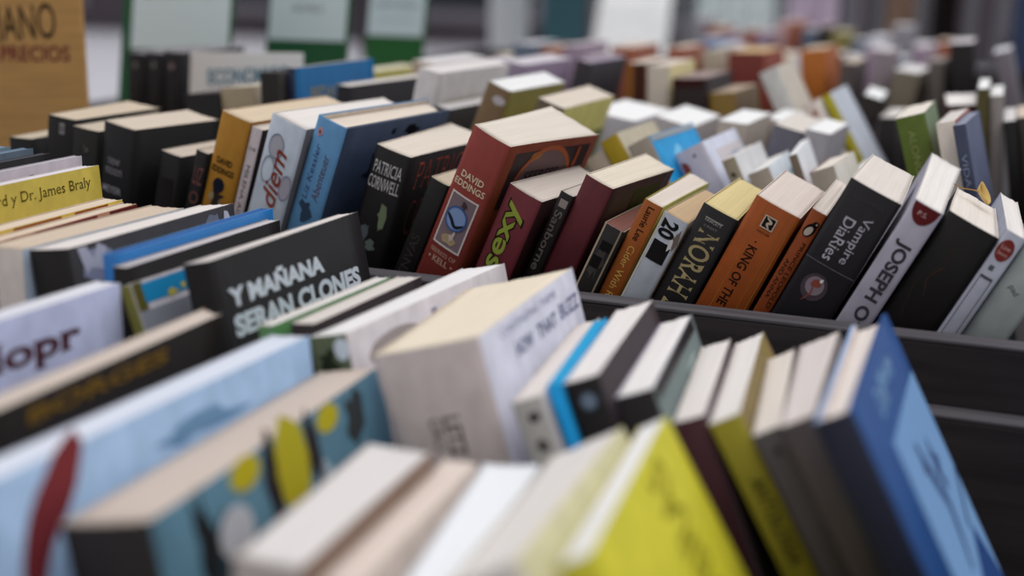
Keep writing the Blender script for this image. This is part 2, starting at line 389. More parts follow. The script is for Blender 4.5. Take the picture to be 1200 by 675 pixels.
 'f2': (-0.0786, 1.8548, -0.1053, 0.0184, -0.2651, 0.0210, 0.1216, 0.0519, 0.2121),
 'f3': (-0.2283, 1.8588, -0.1083, -0.0000, 0.0571, 0.0192, 0.1200, 0.0500, 0.2009),
 'f4': (-0.2007, 1.8396, -0.1305, -0.0518, 0.1099, 0.0329, 0.1253, 0.0643, 0.1769),
 'f5': (-0.1585, 1.8545, -0.1196, 0.0116, -0.0498, 0.0204, 0.1198, 0.0468, 0.1907),
 'f6': (-0.2725, 1.8505, -0.1245, -0.0006, 0.0299, 0.0202, 0.1200, 0.0496, 0.1850),
 'f7': (-0.4661, 1.8500, -0.1180, 0.0021, -0.1220, 0.0222, 0.1200, 0.0499, 0.1935),
 'e14': (-0.2036, 1.2068, -0.1420, -0.0157, 0.1639, 0.0223, 0.0995, 0.0679, 0.1666),
 'e17': (-0.2642, 1.3223, -0.1471, -0.0182, 0.1541, 0.0317, 0.0994, 0.0345, 0.1599),
}
ROW = {'c0': 'C', 'c1': 'C', 'c2': 'C', 'c3': 'C', 'c4': 'C', 'c5': 'C', 'c6': 'C', 'c7': 'C', 'c8': 'C', 'c9': 'C', 'c10': 'C', 'c11': 'C', 'c12': 'C', 'c13': 'C', 'c14': 'C', 'c15': 'C', 'c16': 'C', 'c17': 'C', 'c18': 'C', 'c19': 'C', 'c20': 'C', 'c21': 'C', 'c22': 'C', 'c23': 'C', 'c24': 'C', 'c25': 'C', 'c26': 'C', 'a2': 'A', 'a3': 'A', 'a4': 'A', 'a5': 'A', 'a6': 'A', 'a7': 'A', 'a8': 'A', 'a9': 'A', 'a10': 'A', 'a11': 'A', 'a12': 'A', 'a13': 'A', 'a14': 'A', 'a15': 'A', 'a16': 'A', 'a17': 'A', 'a18': 'A', 'a19': 'A', 'a21': 'A', 'a22': 'A', 'a23': 'A', 'a24': 'A', 'a25': 'A', 'b1': 'B', 'b2': 'B', 'b3': 'B', 'b4': 'B', 'b5': 'B', 'b6': 'B', 'b7': 'B', 'b8': 'B', 'b9': 'B', 'd0': 'D', 'd1': 'D', 'd2': 'D', 'd3': 'D', 'd4': 'D', 'd5': 'D', 'd6': 'D', 'd7': 'D', 'd8': 'D', 'dk': 'E', 'r1': 'E', 'r2': 'E', 'r3': 'D', 'r11': 'D', 'r10': 'D', 'r5': 'E', 'r6': 'E', 'r7': 'E', 'r8': 'E', 'r9': 'E', 'l1': 'D', 'l2': 'D', 'l3': 'D', 'l4': 'D', 'l5': 'D', 'l6': 'D', 'l7': 'D', 'l8': 'D', 'l10': 'D', 'l11': 'D', 'l12': 'D', 'l13': 'D', 'e1': 'E', 'e2': 'E', 'e3': 'E', 'e4': 'E', 'e5': 'E', 'e7': 'E', 'e9': 'E', 'e11': 'E', 'e12': 'E', 'e15': 'E', 'e16': 'E', 'f0': 'F', 'f8': 'F', 'f1': 'F', 'f2': 'F', 'f3': 'F', 'f4': 'F', 'f5': 'F', 'f6': 'F', 'f7': 'F', 'e14': 'E', 'e17': 'E'}
def hash_(s): return sum(ord(c)*(i+3) for i, c in enumerate(s))
LEAF = (-.038, .922, 1.0014)
# ------------------------------------------------------------------ look of each book
RECT = rect_mesh(); DISC = disc_mesh(); FRAME = frame_mesh(.05, .03); SQFRAME = frame_mesh(.09)
HALF = disc_mesh(24, PI, 2*PI); RING = disc_mesh(32, 0, 2*PI, .86)
def blob(seed, n=14, r=.35):
    rn = random.Random(seed)
    return poly_mesh([((.5-rn.random()*r)*math.cos(2*PI*i/n), (.5-rn.random()*r)*math.sin(2*PI*i/n)) for i in range(n)])
S = {}
def bk(i, label, **kw): S[i] = dict(label=label, **kw)
L, P_, E_, CP = 'title_lettering', 'cover_picture', 'emblem', 'printed_band'
# --- row behind the divider, from the cardboard sign to the frame edge
bk('c0', 'low dark paperback at the far end of the row, left of the tall black book', spine='28262a', page='c4b6a2')
bk('c1', 'thick black book under the cardboard sign with small pale mark on its spine', spine='2a2626', page='cbbba6', decor=[
    (E_, 's', RECT, 15, 9, 5, 9, 'a', '8a8684'), (L, 's', 'H', 15, 9, 3, 5, 'a', '2a2626', {'layer': 1})])
bk('c2', 'short black paperback wedged between the two big black books', spine='2c2a28', page='c6b8a6', decor=[
    (E_, 's', blob(4), 14, 17, 8, 10, 'a', '5c5a50'), (E_, 's', 'K', 14, 17, 6, 8, 'a', '3a3936', {'layer': 1})])
bk('c3', 'wide black novel with three short lines of grey lettering on its spine', spine='29272a', front='252325', page='d0c2b2', decor=[
    (L, 's', 'new', 15, 30, 13, 5.5, 'a', '807c80'), (L, 's', 'moon', 15, 38, 18, 5.5, 'a', '807c80'), (L, 's', 'MEYER', 14, 53, 21, 5.5, 'a', '8d898d', {'bold': .01})])
bk('c4', 'plain black paperback directly right of the widest black book', spine='262425', page='c9bcae', decor=[
    (P_, 's', RECT, 10, 36, 13, 32, 'a', '332f30')])
bk('c5', 'thin dark book with dull red lettering beside the mustard spine', spine='282424', page='c9bcae', decor=[
    (L, 's', 'LIZ', 6.5, 20, 8, 14, 'a', '7a4a44'), (L, 's', 'O', 6.5, 38, 8, 10, 'a', '6a443f')])
bk('c6', 'mustard yellow paperback with a dark blue figure and author name on its spine', spine='875e1d', front='7d551c', page='d6c3a9', decor=[
    ('author_lettering', 's', 'DAVID', 13, 37.5, 15, 5, 'a', '3a2c1e', {'bold': .03, 'serif': .05}), ('author_lettering', 's', 'EDDINGS', 13, 45, 21, 5, 'a', '3a2c1e', {'bold': .03, 'serif': .05}),
    (P_, 's', blob(2), 12.5, 68, 18, 22, 'a', '3c3432'), (P_, 's', DISC, 12.5, 57, 11, 12, 'a', '2a2c40', {'layer': 1}),
    (P_, 's', blob(8), 8, 68, 6, 12, 'a', '8a7a5a', {'layer': 2}), (P_, 's', blob(9), 17, 72, 5, 12, 'a', '77664e', {'layer': 2})])
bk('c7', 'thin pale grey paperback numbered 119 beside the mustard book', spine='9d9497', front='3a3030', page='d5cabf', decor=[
    ('number', 's', '119', 5, 17, 5.5, 3, 'a', '3a3436'), (L, 's', 'MILENA AGUS', 5, 56, 52, 3.4, 'd', '55494a', {'serif': .05})])
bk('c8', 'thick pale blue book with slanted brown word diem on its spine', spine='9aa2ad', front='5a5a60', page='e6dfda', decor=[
    (P_, 's', DISC, 12, 22, 13, 18, 'a', 'a4a3ae'), (P_, 's', RING, 12, 22, 15, 20, 'a', '7f869a', {'layer': 1}),
    (P_, 's', RING, 9, 42, 13, 22, 'a', '828a9d', {'layer': 1}), (P_, 's', DISC, 28, 50, 8, 18, 'a', 'a29fab'), (P_, 's', RING, 28, 50, 10, 21, 'a', '7f869a', {'layer': 1}),
    (L, 's', 'diem', 17, 46, 46, 14, 'u', '7e3b2d', {'bold': .012, 'shear': .35, 'layer': 2})])
bk('c9', 'light blue hardback with pink flower on spine, beside the pale diem book', hard=True, spine='4a7397', front='364259', back='4c7090', page='e2d6c8', rough=.38, decor=[
    ('author_lettering', 's', 'Liz Kessler', 8, 42, 44, 5, 'u', '3a4a74', {'shear': .1}), (L, 's', 'Abenteuer', 17, 44, 38, 6, 'u', '5c4048', {'shear': .2}),
    (E_, 's', blob(3, 10, .2), 6, 11, 7, 9, 'a', 'b58a92'), (E_, 's', DISC, 6, 11, 2.5, 3, 'a', '6c4a52', {'layer': 1}),
    (P_, 's', blob(11), 12, 72, 17, 22, 'a', '33465f'), (P_, 'r', blob(5), 95, 10, 30, 13, 'a', '2d2c34'), (P_, 'r', blob(6), 68, 9, 9, 8, 'a', '2f2c33'), (P_, 'r', blob(16), 60, 40, 60, 40, 'a', '333c50')])
bk('c10', 'black paperback with two lines of tall white capitals and a green smear on its spine', spine='292628', front='262122', page='ddd2c5', decor=[
    ('author_lettering', 's', 'PATRICIA', 14.5, 15, 24, 9.5, 'a', 'b9b7b6', {'bold': .0, 'serif': .05}), ('author_lettering', 's', 'CORNWELL', 14, 27, 26, 9.5, 'a', 'b9b7b6', {'bold': .0, 'serif': .05}),
    (P_, 's', blob(7), 20, 50, 9, 26, 'a', '68745a'), (P_, 's', blob(12), 9, 66, 10, 20, 'a', '4a5258'), (P_, 's', blob(13), 16, 76, 12, 14, 'a', '53605a'),
    ('author_lettering', 'r', 'PATRICIA', 66, 17, 96, 22, 'a', 'c2604f', {'bold': -.03, 'serif': .03}), ('author_lettering', 'r', 'CORNWELL', 68, 52, 96, 28, 'a', '8f4a40', {'bold': -.03, 'serif': .03})])
bk('c11', 'small black paperback half hidden between the white lettered black spine and the brick red one', spine='262224', front='2a2424', page='cdbfaa', decor=[
    (L, 's', 'ENVAS', 7, 62, 34, 7, 'u', '463c3a')])
bk('c12', 'thick brick red fantasy paperback with a framed blue globe on its spine', spine='73302a', front='6e3320', back='70302a', page='e2d8cb', decor=[
    ('author_lettering', 's', 'DAVID', 15.5, 35, 20, 5, 'a', 'd2bfa4', {'bold': .01, 'serif': .05}), ('author_lettering', 's', 'EDDINGS', 15.5, 42, 27, 5, 'a', 'd2bfa4', {'bold': .01, 'serif': .05}),
    (P_, 's', RECT, 16, 71, 23, 42, 'a', '75656a'), (P_, 's', FRAME, 16, 71, 24, 43, 'a', 'c9c0bb', {'layer': 1}),
    (P_, 's', blob(5, 12, .2), 16, 85, 17, 10, 'a', 'a08c6c', {'layer': 1}), (P_, 's', blob(15, 10), 18, 82, 8, 12, 'a', 'b7a9a0', {'layer': 2}),
    (P_, 's', DISC, 15.5, 68, 18.5, 19, 'a', '7890b8', {'layer': 2}), (P_, 's', RING, 15.5, 68, 19, 19.5, 'a', '3d5688', {'layer': 3}),
    (P_, 's', stroke_mesh([(-.5, .1), (-.2, -.1), (.1, -.35), (.5, -.1)], .16), 15.5, 68, 17, 17, 'a', '2e3246', {'layer': 3}), (P_, 's', blob(21), 18, 56, 7, 8, 'a', '4a3f45', {'layer': 3}),
    (L, 's', 'SEERESS OF', 16, 98, 23, 3.2, 'a', 'a98a78', {'serif': .05}), (L, 's', '• KELL •', 16, 104, 22, 4.5, 'a', 'b89c8a', {'serif': .05}),
    (CP, 'r', RECT, 62, 30, 100, 46, 'a', '49393a'), (CP, 'r', blob(30, 9, .2), 40, 12, 22, 10, 'a', '9a6a30', {'layer': 1}),
    (P_, 'r', disc_mesh(30, 0, PI, 0), 58, 42, 74, 72, 'a', '6a5554', {'layer': 1}), (P_, 'r', disc_mesh(30, 0, PI, .9), 58, 42, 78, 76, 'a', '9c5230', {'layer': 2}),
    (P_, 'r', RECT, 97, 30, 4, 44, 'a', '8f4626', {'layer': 3}), (L, 'r', 'SEERESS', 56, 28, 44, 9, 'a', '3b2c30', {'layer': 3})])
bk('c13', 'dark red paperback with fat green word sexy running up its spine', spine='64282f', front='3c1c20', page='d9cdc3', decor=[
    (L, 's', 'sexy', 13.5, 36, 56, 17, 'u', '2f2a1c', {'bold': .05}), (L, 's', 'sexy', 13.5, 36, 53, 14.5, 'u', '85913a', {'bold': .018, 'layer': 1})])
bk('c14', 'thin dark paperback with grey spine lettering between the two red books', spine='2c2526', front='3a2226', page='cfc4ba', decor=[
    (E_, 's', RECT, 5.5, 8, 6, 6, 'a', '8f8580'), (L, 's', 'Sanborne Ti', 5.2, 45, 62, 6, 'd', '6a625e', {'bold': .015})])
bk('c15', 'plain maroon paperback with no lettering on its spine', spine='5c252c', front='431f20', page='e2d6c4', decor=[
    (CP, 'r', RECT, 72, 22, 48, 28, 'a', '3f3a22')])
bk('c16', 'worn small black paperback with dusky pink page tops', spine='2f2c2b', front='3a2a28', page='865853', edge='b3a48f', decor=[
    ('wear', 's', RECT, .9, 70, 1.4, 140, 'a', '9c8d78'), ('wear', 's', RECT, 13.2, 70, 1.2, 140, 'a', '8c7d6a'),
    (P_, 's', blob(31), 7, 28, 10, 38, 'a', '474341'), (P_, 's', RECT, 8, 15, 7, 8, 'd', '262322', {'layer': 1}), (P_, 's', RECT, 6, 28, 7, 9, 'a', '262322', {'layer': 1})])
bk('c17', 'slim orange paperback with black and gold lettering between worn black and grey spines', spine='7a4119', front='8a8a45', page='dfd2c6', edge='9c9440', decor=[
    ('author_lettering', 's', 'Laurie Lee', 7, 16.5, 26, 5, 'd', '2f1c12', {'bold': .01}), (L, 's', 'Cider With Rosie', 7, 60, 52, 5, 'd', 'b99a4c')])
bk('c18', 'torn grey paperback with black blocks and peeling spine paper', spine='8b8f97', front='8c7c6c', page='c7ab88', edge='b7a489', decor=[
    ('wear', 's', RECT, .8, 76, 1.2, 150, 'a', 'b3ab9f'),
    (L, 's', '20', 8, 10, 13, 12, 'd', '2a2a2c', {'bold': .04}), (P_, 's', RECT, 9, 27, 13, 15, 'a', '2a2728'), (P_, 's', blob(33, 16, .3), 16, 14, 6, 20, 'a', '6d6257', {'layer': 1}),
    (P_, 's', blob(35, 12, .3), 14, 18, 4, 14, 'a', 'c9c7c4', {'layer': 2}), ('number', 's', '2', 9, 80, 7, 8, 'd', '2a2a2c')])
bk('c19', 'black paperback with tall gold capitals and yellowed page tops', spine='302d2f', front='2b2628', page='dac893', decor=[
    (E_, 's', RECT, 12, 7.5, 13, .5, 'a', 'a7a29c'), (E_, 's', 'FAWCETT', 12, 9, 12, 2, 'a', 'a7a29c'), (E_, 's', 'CREST', 12, 13, 10, 1.6, 'a', '77726e'),
    ('author_lettering', 's', 'NORAH LOFTS', 13, 62, 92, 15, 'd', '9c8d66', {'bold': .012, 'serif': .05})])
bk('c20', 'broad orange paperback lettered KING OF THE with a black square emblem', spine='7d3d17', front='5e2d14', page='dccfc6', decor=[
    (E_, 's', RECT, 16, 12.5, 9, 9, 'a', '2a2422'), (E_, 's', SQFRAME, 16, 12.5, 9, 9, 'a', 'b9a894', {'layer': 1}), (E_, 's', stroke_mesh([(-.3, .4), (.2, .1), (-.1, -.1), (.2, -.45)], .2), 16, 12.5, 8, 8, 'a', 'b9a894', {'layer': 2}),
    (E_, 's', 'PANTHER', 16, 20, 9, 1.6, 'a', '3c2216'), (L, 's', '· KING OF THE CASTLE', 14.5, 66, 78, 6.5, 'd', '2f1a10', {'bold': .015, 'serif': .05}),
    ('gold_line', 's', RECT, 9, 84, .4, 168, 'a', '9a6424'), ('gold_line', 's', RECT, 25, 84, .4, 168, 'a', '9a6424'), ('gold_line', 's', RECT, 30, 84, .5, 168, 'a', '9c6a2c')])
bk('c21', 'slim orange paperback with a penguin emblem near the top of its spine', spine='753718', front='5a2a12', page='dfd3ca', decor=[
    (E_, 's', DISC, 5.5, 13.5, 7, 10.5, 'a', '261d1a', {'rot': -.35}), (E_, 's', DISC, 5.2, 14.4, 4.4, 7.2, 'a', 'b0a698', {'layer': 1, 'rot': -.35}), (E_, 's', DISC, 7.4, 8.6, 4.2, 4.2, 'a', '261d1a', {'layer': 2}), (E_, 's', DISC, 7.9, 8.3, 1.2, 1.2, 'a', 'b0a698', {'layer': 3}),
    (L, 's', 'PRINCE LEOPOLD', 7, 48, 50, 2.6, 'd', '2e1a12'), (L, 's', 'AND ANNA', 3.2, 52, 30, 2.6, 'd', '2e1a12')])
bk('c22', 'thick black paperback with two columns of lilac lettering and a glowing flower picture', spine='2f2c30', front='28262a', page='e1d8d0', decor=[
    (L, 's', 'Vampire', 22, 34, 34, 7.5, 'd', 'aeaab4', {'bold': -.003, 'serif': .045}), (L, 's', 'DiaRies', 13, 38, 31, 7.5, 'd', 'aeaab4', {'bold': -.003, 'serif': .045}),
    ('rule_line', 's', RECT, 17, 57, 34, .35, 'a', '6f6b73'), (P_, 's', DISC, 15, 73, 17, 19, 'a', '4a4048'), (P_, 's', DISC, 15, 72, 12, 13, 'a', '786c73', {'layer': 1}), (P_, 's', blob(41, 12, .2), 15, 70, 8, 7, 'a', '7a3e34', {'layer': 2}), (P_, 's', blob(42, 8, .3), 17.5, 67, 3, 4, 'a', 'd4ccd0', {'layer': 3}),
    (P_, 's', stroke_mesh([(0, .5), (.1, .1), (-.3, -.4)], .12), 14, 79, 8, 13, 'a', '7a3e34', {'layer': 2}),
    ('small_lettering', 's', 'L. J. SMITH', 17, 9, 20, 3.4, 'a', '48444c')])
bk('c23', 'white spine with bold black capitals and a dark red half disc at its top', spine='8b8793', front='7d7986', page='efe9e4', edge='c2bcc2', decor=[
    (E_, 's', HALF, 10, .5, 17, 25, 'a', '6b2527'), (E_, 's', 'P.S.', 9.5, 6, 6, 3, 'a', 'c4a49e', {'layer': 1}),
    ('author_lettering', 's', "JOSEPH O'CONNOR", 10, 87, 122, 11.5, 'd', '433f47', {'bold': .035})])
bk('c24', 'wide plain black paperback with faint brown streaks and a dried leaf on top', spine='292526', front='252223', page='e8dfd6', decor=[
    ('crease', 's', stroke_mesh([(-.1, .5), (.2, .1), (-.2, -.2), (.1, -.5)], .05), 14, 34, 12, 40, 'a', '4d352a'), ('crease', 's', stroke_mesh([(.1, .5), (-.1, .1), (.2, -.5)], .05), 8, 56, 12, 36, 'a', '43322a')])
bk('c25', 'slim white paperback with a dark red disc on its spine', spine='8f919c', front='7c7e8c', page='ece6e2', decor=[
    (E_, 's', DISC, 5.8, 12, 10, 15, 'a', '79302b'), (E_, 's', 'Love', 5.8, 10, 6, 3, 'a', 'c9a49c', {'layer': 1}), (E_, 's', 'Story', 5.8, 14.5, 6.5, 3, 'a', 'c9a49c', {'layer': 1}),
    (E_, 's', RECT, 5, 25, 3, 3.4, 'a', '55565e'), (CP, 's', FRAME, 6, 62, 8, 62, 'a', '4d4e57')])
bk('c26', 'grey green paperback at the end of the visible row, next to the slim white one', spine='808584', front='6c706f', page='ded8d2', decor=[
    (L, 's', 'ped', 10, 32, 7, 5, 'a', '4d5150', {'rot': 2.6})])
# --- front crate, row against the divider
bk('a2', 'thin paperback with a black and white torn picture, behind the yellow cover', spine='3a363a', front='a59ca4', page='b9b4ba', decor=[
    (P_, 'r', blob(51, 26, .45), 120, 9, 90, 9, 'a', '2a262a'), (P_, 'r', blob(52, 22, .45), 80, 13, 90, 10, 'a', '2a262a'), (P_, 'r', RECT, 110, 40, 120, 34, 'a', '2c282c')])
bk('a3', 'mustard yellow cover with one line of olive lettering', spine='a8923a', front='a8943c', page='d8d2d6', decor=[
    ('author_lettering', 'r', 'Prem Hallward y Dr. James Braly', 77, 11, 148, 9.2, 'a', '57501f', {'bold': -.003, 'serif': .04})])
bk('a4', 'cream paged paperback with an orange and yellow edge in front of the yellow cover', spine='b09a40', front='b79a3c', page='d8c6b2', decor=[
    (CP, 'r', RECT, 60, 6, 44, 11, 'a', '9c5a28'), (CP, 'r', RECT, 112, 5, 34, 9, 'a', '9a5526')])
bk('a5', 'cream paged paperback with a dark red and orange edge, second before the yellow cover', spine='7a3a34', front='9a6a50', page='d6c4b0', decor=[
    (CP, 'r', RECT, 70, 6, 60, 11, 'a', '7a2c2a'), (CP, 'r', RECT, 128, 5, 30, 9, 'a', '6f2a26'), (CP, 'r', RECT, 10, 6, 30, 11, 'a', '7a2c2a')])
bk('a6', 'thick beige spined paperback with broad cream page top at the photo edge', spine='a39a94', front='8c98a4', page='cbb9a6', decor=[
    (L, 's', 'arte', 6, 36, 26, 5, 'd', '57504c')])
bk('a7', 'black spined book with a white and grey patterned cover and bright page top', spine='2b2726', front='3a3a40', page='ddd6d2', decor=[
    (P_, 'r', blob(61, 9, .2), 24, 14, 36, 28, 'a', '8f93a6'), (P_, 'r', poly_mesh([(-.5, .5), (-.2, .5), (0, 0), (.2, .5), (.5, .3), (.3, -.5), (-.1, -.3), (-.3, -.5)]), 18, 9, 24, 16, 'a', 'b5b5c2', {'layer': 1}), (P_, 'r', blob(62, 9, .3), 136, 9, 24, 20, 'a', '777c8a'), (P_, 'r', blob(63, 8, .3), 150, 8, 8, 16, 'a', 'c9c9d2', {'layer': 1}),
    (E_, 's', blob(64), 14, 27, 5, 9, 'a', '6d6560'), (P_, 'r', RECT, 80, 40, 150, 26, 'a', '45506e')])
bk('a8', 'glossy bright blue thin book with a rounded far corner', spine='1f5a94', front='1f66a4', back='27477e', page='2a5c9c', edge='6f9cc8', rough=.18, decor=[
    (CP, 'r', RECT, 78, 4, 152, 3, 'a', '3b7fc0'), (CP, 'r', RECT, 78, 17, 154, 2, 'a', 'b9c6d8')])  # upper lighter blue strip is the glossy cover's highlight, painted as colour
bk('a9', 'thin black covered book between the glossy blue book and the boldly lettered black cover', spine='2a2526', front='282426', page='c9c3c4')
bk('a10', 'paperback with bright blue and yellow picture behind the boldly lettered black cover', spine='5c5a2c', front='8e8b93', page='dcd5d2', decor=[
    (P_, 'r', RECT, 28, 7, 40, 11, 'a', '1c7fb0'), (P_, 'r', blob(71), 32, 11, 14, 5, 'a', 'b3a53c', {'layer': 1}), (P_, 'r', blob(72), 42, 9, 7, 5, 'a', 'b9b040', {'layer': 1}), (P_, 'r', RECT, 5, 8, 8, 16, 'a', '55501f'),
    (CP, 'r', RECT, 60, 22, 118, 12, 'a', '80838e')])
bk('a11', 'black cover with two lines of bold bluish white capitals', spine='282425', front='29272a', page='d9d2ce', edge='cfc9c6', decor=[
    (L, 'r', 'Y MAÑANA', 60, 22, 100, 13, 'a', 'c6ced8', {'bold': .05}), (L, 'r', 'SERAN CLONES', 80, 39, 140, 12.5, 'a', 'c6ced8', {'bold': .05}),
    ('hinge_line', 'r', RECT, 6, 100, .8, 198, 'a', '45444a'), (P_, 's', blob(73), 9, 32, 8, 22, 'a', '5a3524')])
bk('a12', 'thin white edged paperback with a green cover strip beside the boldly lettered black cover', spine='4a6a48', front='3d6a3c', page='ddd8d4')
bk('a13', 'thin dark brown covered paperback with a chipped edge next to the green one', spine='3a3034', front='37292e', page='d6cec8', decor=[
    ('wear', 'r', blob(76, 30, .5), 60, 13, 110, 5, 'a', 'bdb4b2')])
bk('a14', 'glossy white paperback with a fawn shaded cover beside the thick grey novel', spine='48503c', front='b9b2b4', page='e9e6e6', rough=.3, decor=[
    (P_, 'r', blob(77, 18, .08), 46, 17, 60, 20, 'a', 'a0968f'), (P_, 's', blob(78), 10, 14, 18, 18, 'a', '33402e'), (P_, 's', DISC, 19, 8, 8, 12, 'a', 'b9c4dc', {'layer': 1}), (P_, 'r', RECT, 90, 12, 6, 10, 'a', '94909a')])
bk('a15', 'very thick grey spined novel with a white cover, the bulkiest near the centre', spine='948a88', front='b9b9c6', page='e6d9c4', sg=1.7, rg=1.3, decor=[
    (L, 'r', 'CONTENDING THEME', 72, 6.5, 90, 4.5, 'a', '8588a0'), (L, 'r', 'HOW', 56, 19, 27, 8, 'a', '6a6d86', {'bold': .03}), (L, 'r', 'THAT', 93, 19, 32, 8, 'a', '62657e', {'bold': .03}), (L, 'r', 'BUZZ', 133, 18, 34, 9, 'a', '7d809a', {'bold': .03}),
    ('stain', 'r', blob(79, 10, .2), 62, 40, 5, 13, 'a', 'b59a78'), (L, 's', 'LETZ', 33, 46, 21, 9, 'd', '625c5a', {'bold': .03}), (L, 's', 'ORO', 24, 44, 17, 6, 'd', '6f6967', {'bold': .02})])
bk('a16', 'paperback with a mottled grey spine and two dark marks, beside the blue booklet', spine='8a8784', front='a9a5a8', page='e2d9d4', decor=[
    (E_, 's', blob(81, 12, .2), 9, 9, 7, 7, 'a', '45413f'), (E_, 's', blob(82, 12, .25), 8.5, 23, 7, 8, 'a', '55504e')])
bk('a17', 'thin bright cyan blue booklet right of the thick grey novel', spine='1173a6', front='1d86ba', page='2a9fd0', edge='2fa4d4', sg=1.9)
bk('a18', 'black spined paperback with a round pale emblem beside the cyan booklet', spine='2b2729', front='453c40', page='e6e0dd', decor=[
    (E_, 's', DISC, 9.5, 11, 7, 7.5, 'a', '6d7d90'), (E_, 's', RING, 9.5, 11, 9, 9.5, 'a', '4a5664', {'layer': 1})])
bk('a19', 'white topped paperback with a lilac back edge and grey teal cover', spine='302b2d', front='65706f', back='a9a2b8', page='ebe7e5', edge='b9b3c4', decor=[
    (CP, 'r', RECT, 68, 4, 130, 7, 'a', '3a3336'), (P_, 'r', blob(84), 96, 18, 44, 14, 'a', '8b9b98')])
bk('a21', 'white topped paperback whose dark wine spine leans behind the lime cover', spine='4d2a2f', front='55484c', page='e6dfdb')
bk('a22', 'paperback with olive yellow spine and gilt patterned cover in the leaning group', spine='7d7420', front='75643f', page='e8e2de', decor=[
    (L, 's', 'ANTOLOGIA', 9, 54, 46, 7, 'd', '40391a', {'bold': .02}), (P_, 'r', blob(86), 100, 14, 30, 16, 'a', '6a5a30'), (P_, 'r', blob(87), 60, 20, 30, 20, 'a', 'a37a4c'), (P_, 'r', RECT, 122, 16, 3, 34, 'a', 'a89a3c')])
bk('a23', 'cream topped paperback with a plain charcoal spine right of the olive one', spine='4b4648', front='6a6260', page='ded5cc', decor=[(E_, 's', blob(88), 8, 10, 5, 5, 'a', '352f30')])
bk('a24', 'cream topped paperback with a brownish grey spine left of the blue hardback', spine='4a4244', front='6b6260', page='d9cfcb')
bk('a25', 'blue hardback with a pale blue panel on its cover, standing at the row end', hard=True, spine='2c2f44', front='254a82', back='8fa9cf', page='e2d8d2', rough=.4, decor=[
    (L, 'r', 'Moby', 100, 14, 50, 12, 'a', '8fb6e0', {'shear': .2}), (L, 'r', 'Dick', 70, 16, 30, 12, 'a', '8fb6e0', {'shear': .2}),
    (P_, 'r', RECT, 108, 108, 116, 150, 'a', '7ba2cf'), (P_, 'r', blob(91, 20, .4), 122, 72, 24, 42, 'a', '3c4d7c', {'layer': 1}), (P_, 'r', blob(92, 18, .4), 96, 62, 18, 26, 'a', '414f78', {'layer': 1}),
    (P_, 'r', stroke_mesh([(-.2, .5), (0, .1), (.1, -.1), (-.1, -.5)], .12), 104, 84, 60, 70, 'a', '3c4d7c', {'layer': 2}), (P_, 'r', RECT, 140, 150, 40, 60, 'a', '2d4d86', {'layer': 1, 'rot': .5}), (P_, 'r', RECT, 150, 100, 40, 2.4, 'a', '33456f', {'layer': 2, 'rot': .6})])
# --- nearest row
bk('b1', 'blurred white cover with dark red letters at the photo edge', spine='b9bbd0', front='a3a8c4', page='d6d6de', decor=[
    (L, 'r', 'lopr', 108, 21, 62, 19, 'a', '62343c', {'bold': .03, 'serif': .06})])
bk('b2', 'blurred book with a beige page top and gold lettering on a black cover', spine='322a26', front='302826', page='cbbdb2', decor=[
    (L, 'r', 'BORGES', 74, 9, 100, 8, 'a', '84601f', {'bold': .03})])
bk('b3', 'blurred pale blue cover crossed by a curved red stroke', spine='8fa6c4', front='93acc9', page='d4d9e6', decor=[
    (P_, 'r', stroke_mesh([(.5, .5), (.2, .25), (-.1, 0), (-.35, -.5)], .34), 36, 30, 46, 66, 'a', '7c3034'), (P_, 'r', blob(95), 140, 17, 90, 14, 'a', '6f95b8')])
bk('b4', 'blurred comic with teal and yellow shapes on its cover and a dark spine', spine='332e2e', front='47697a', page='c8b9ae', decor=[
    (P_, 'r', DISC, 66, 6, 24, 14, 'a', 'b9ac24'), (P_, 'r', blob(96, 10, .1), 104, 16, 32, 50, 'a', 'b5ab28'), (P_, 'r', blob(103, 12, .2), 86, 16, 16, 48, 'a', '3a3438'), (P_, 'r', blob(104, 12, .2), 126, 20, 12, 40, 'a', '3d373b'), (P_, 'r', blob(105, 12, .2), 46, 34, 40, 44, 'a', '2f4650', {'layer': -.5}), (P_, 'r', DISC, 52, 26, 26, 22, 'a', 'b7bcc4'),
    (P_, 'r', blob(97), 30, 20, 18, 50, 'a', '2f3438'), (P_, 'r', DISC, 142, 7, 22, 13, 'a', 'b9ac24'), (P_, 'r', blob(98), 122, 14, 14, 40, 'a', '40393c'), (P_, 'r', blob(99), 168, 14, 30, 40, 'a', '3f4446'), (P_, 'r', blob(100), 132, 30, 16, 20, 'a', '9fb0bb')])
bk('b5', 'blurred white topped book with a brown cover edge in the nearest row', spine='8c8480', front='7d675a', page='d9d4d2', edge='8f7767')
bk('b6', 'blurred cream topped slim book, between brown edged and bright white ones', spine='a89c94', front='b3a69c', page='dccdc3')
bk('b7', 'blurred bright white topped book, the cleanest white in the nearest row', spine='b9bcc8', front='b9bcc8', page='e8eaf4')
bk('b8', 'blurred pale grey topped book left of the lime yellow cover', spine='a9a49e', front='b9b490', page='e0dad6', edge='d0cba8')
bk('b9', 'blurred lime yellow covered book, the nearest book with a coloured cover', spine='a8a12a', front='b9b22e', page='eceaea', edge='c9c36c', rg=1.15, decor=[
    (L, 'r', 'OBRAS', 96, 40, 70, 26, 'u', '8a8220'), (P_, 'r', blob(101), 100, 80, 50, 30, 'a', '968d22')])
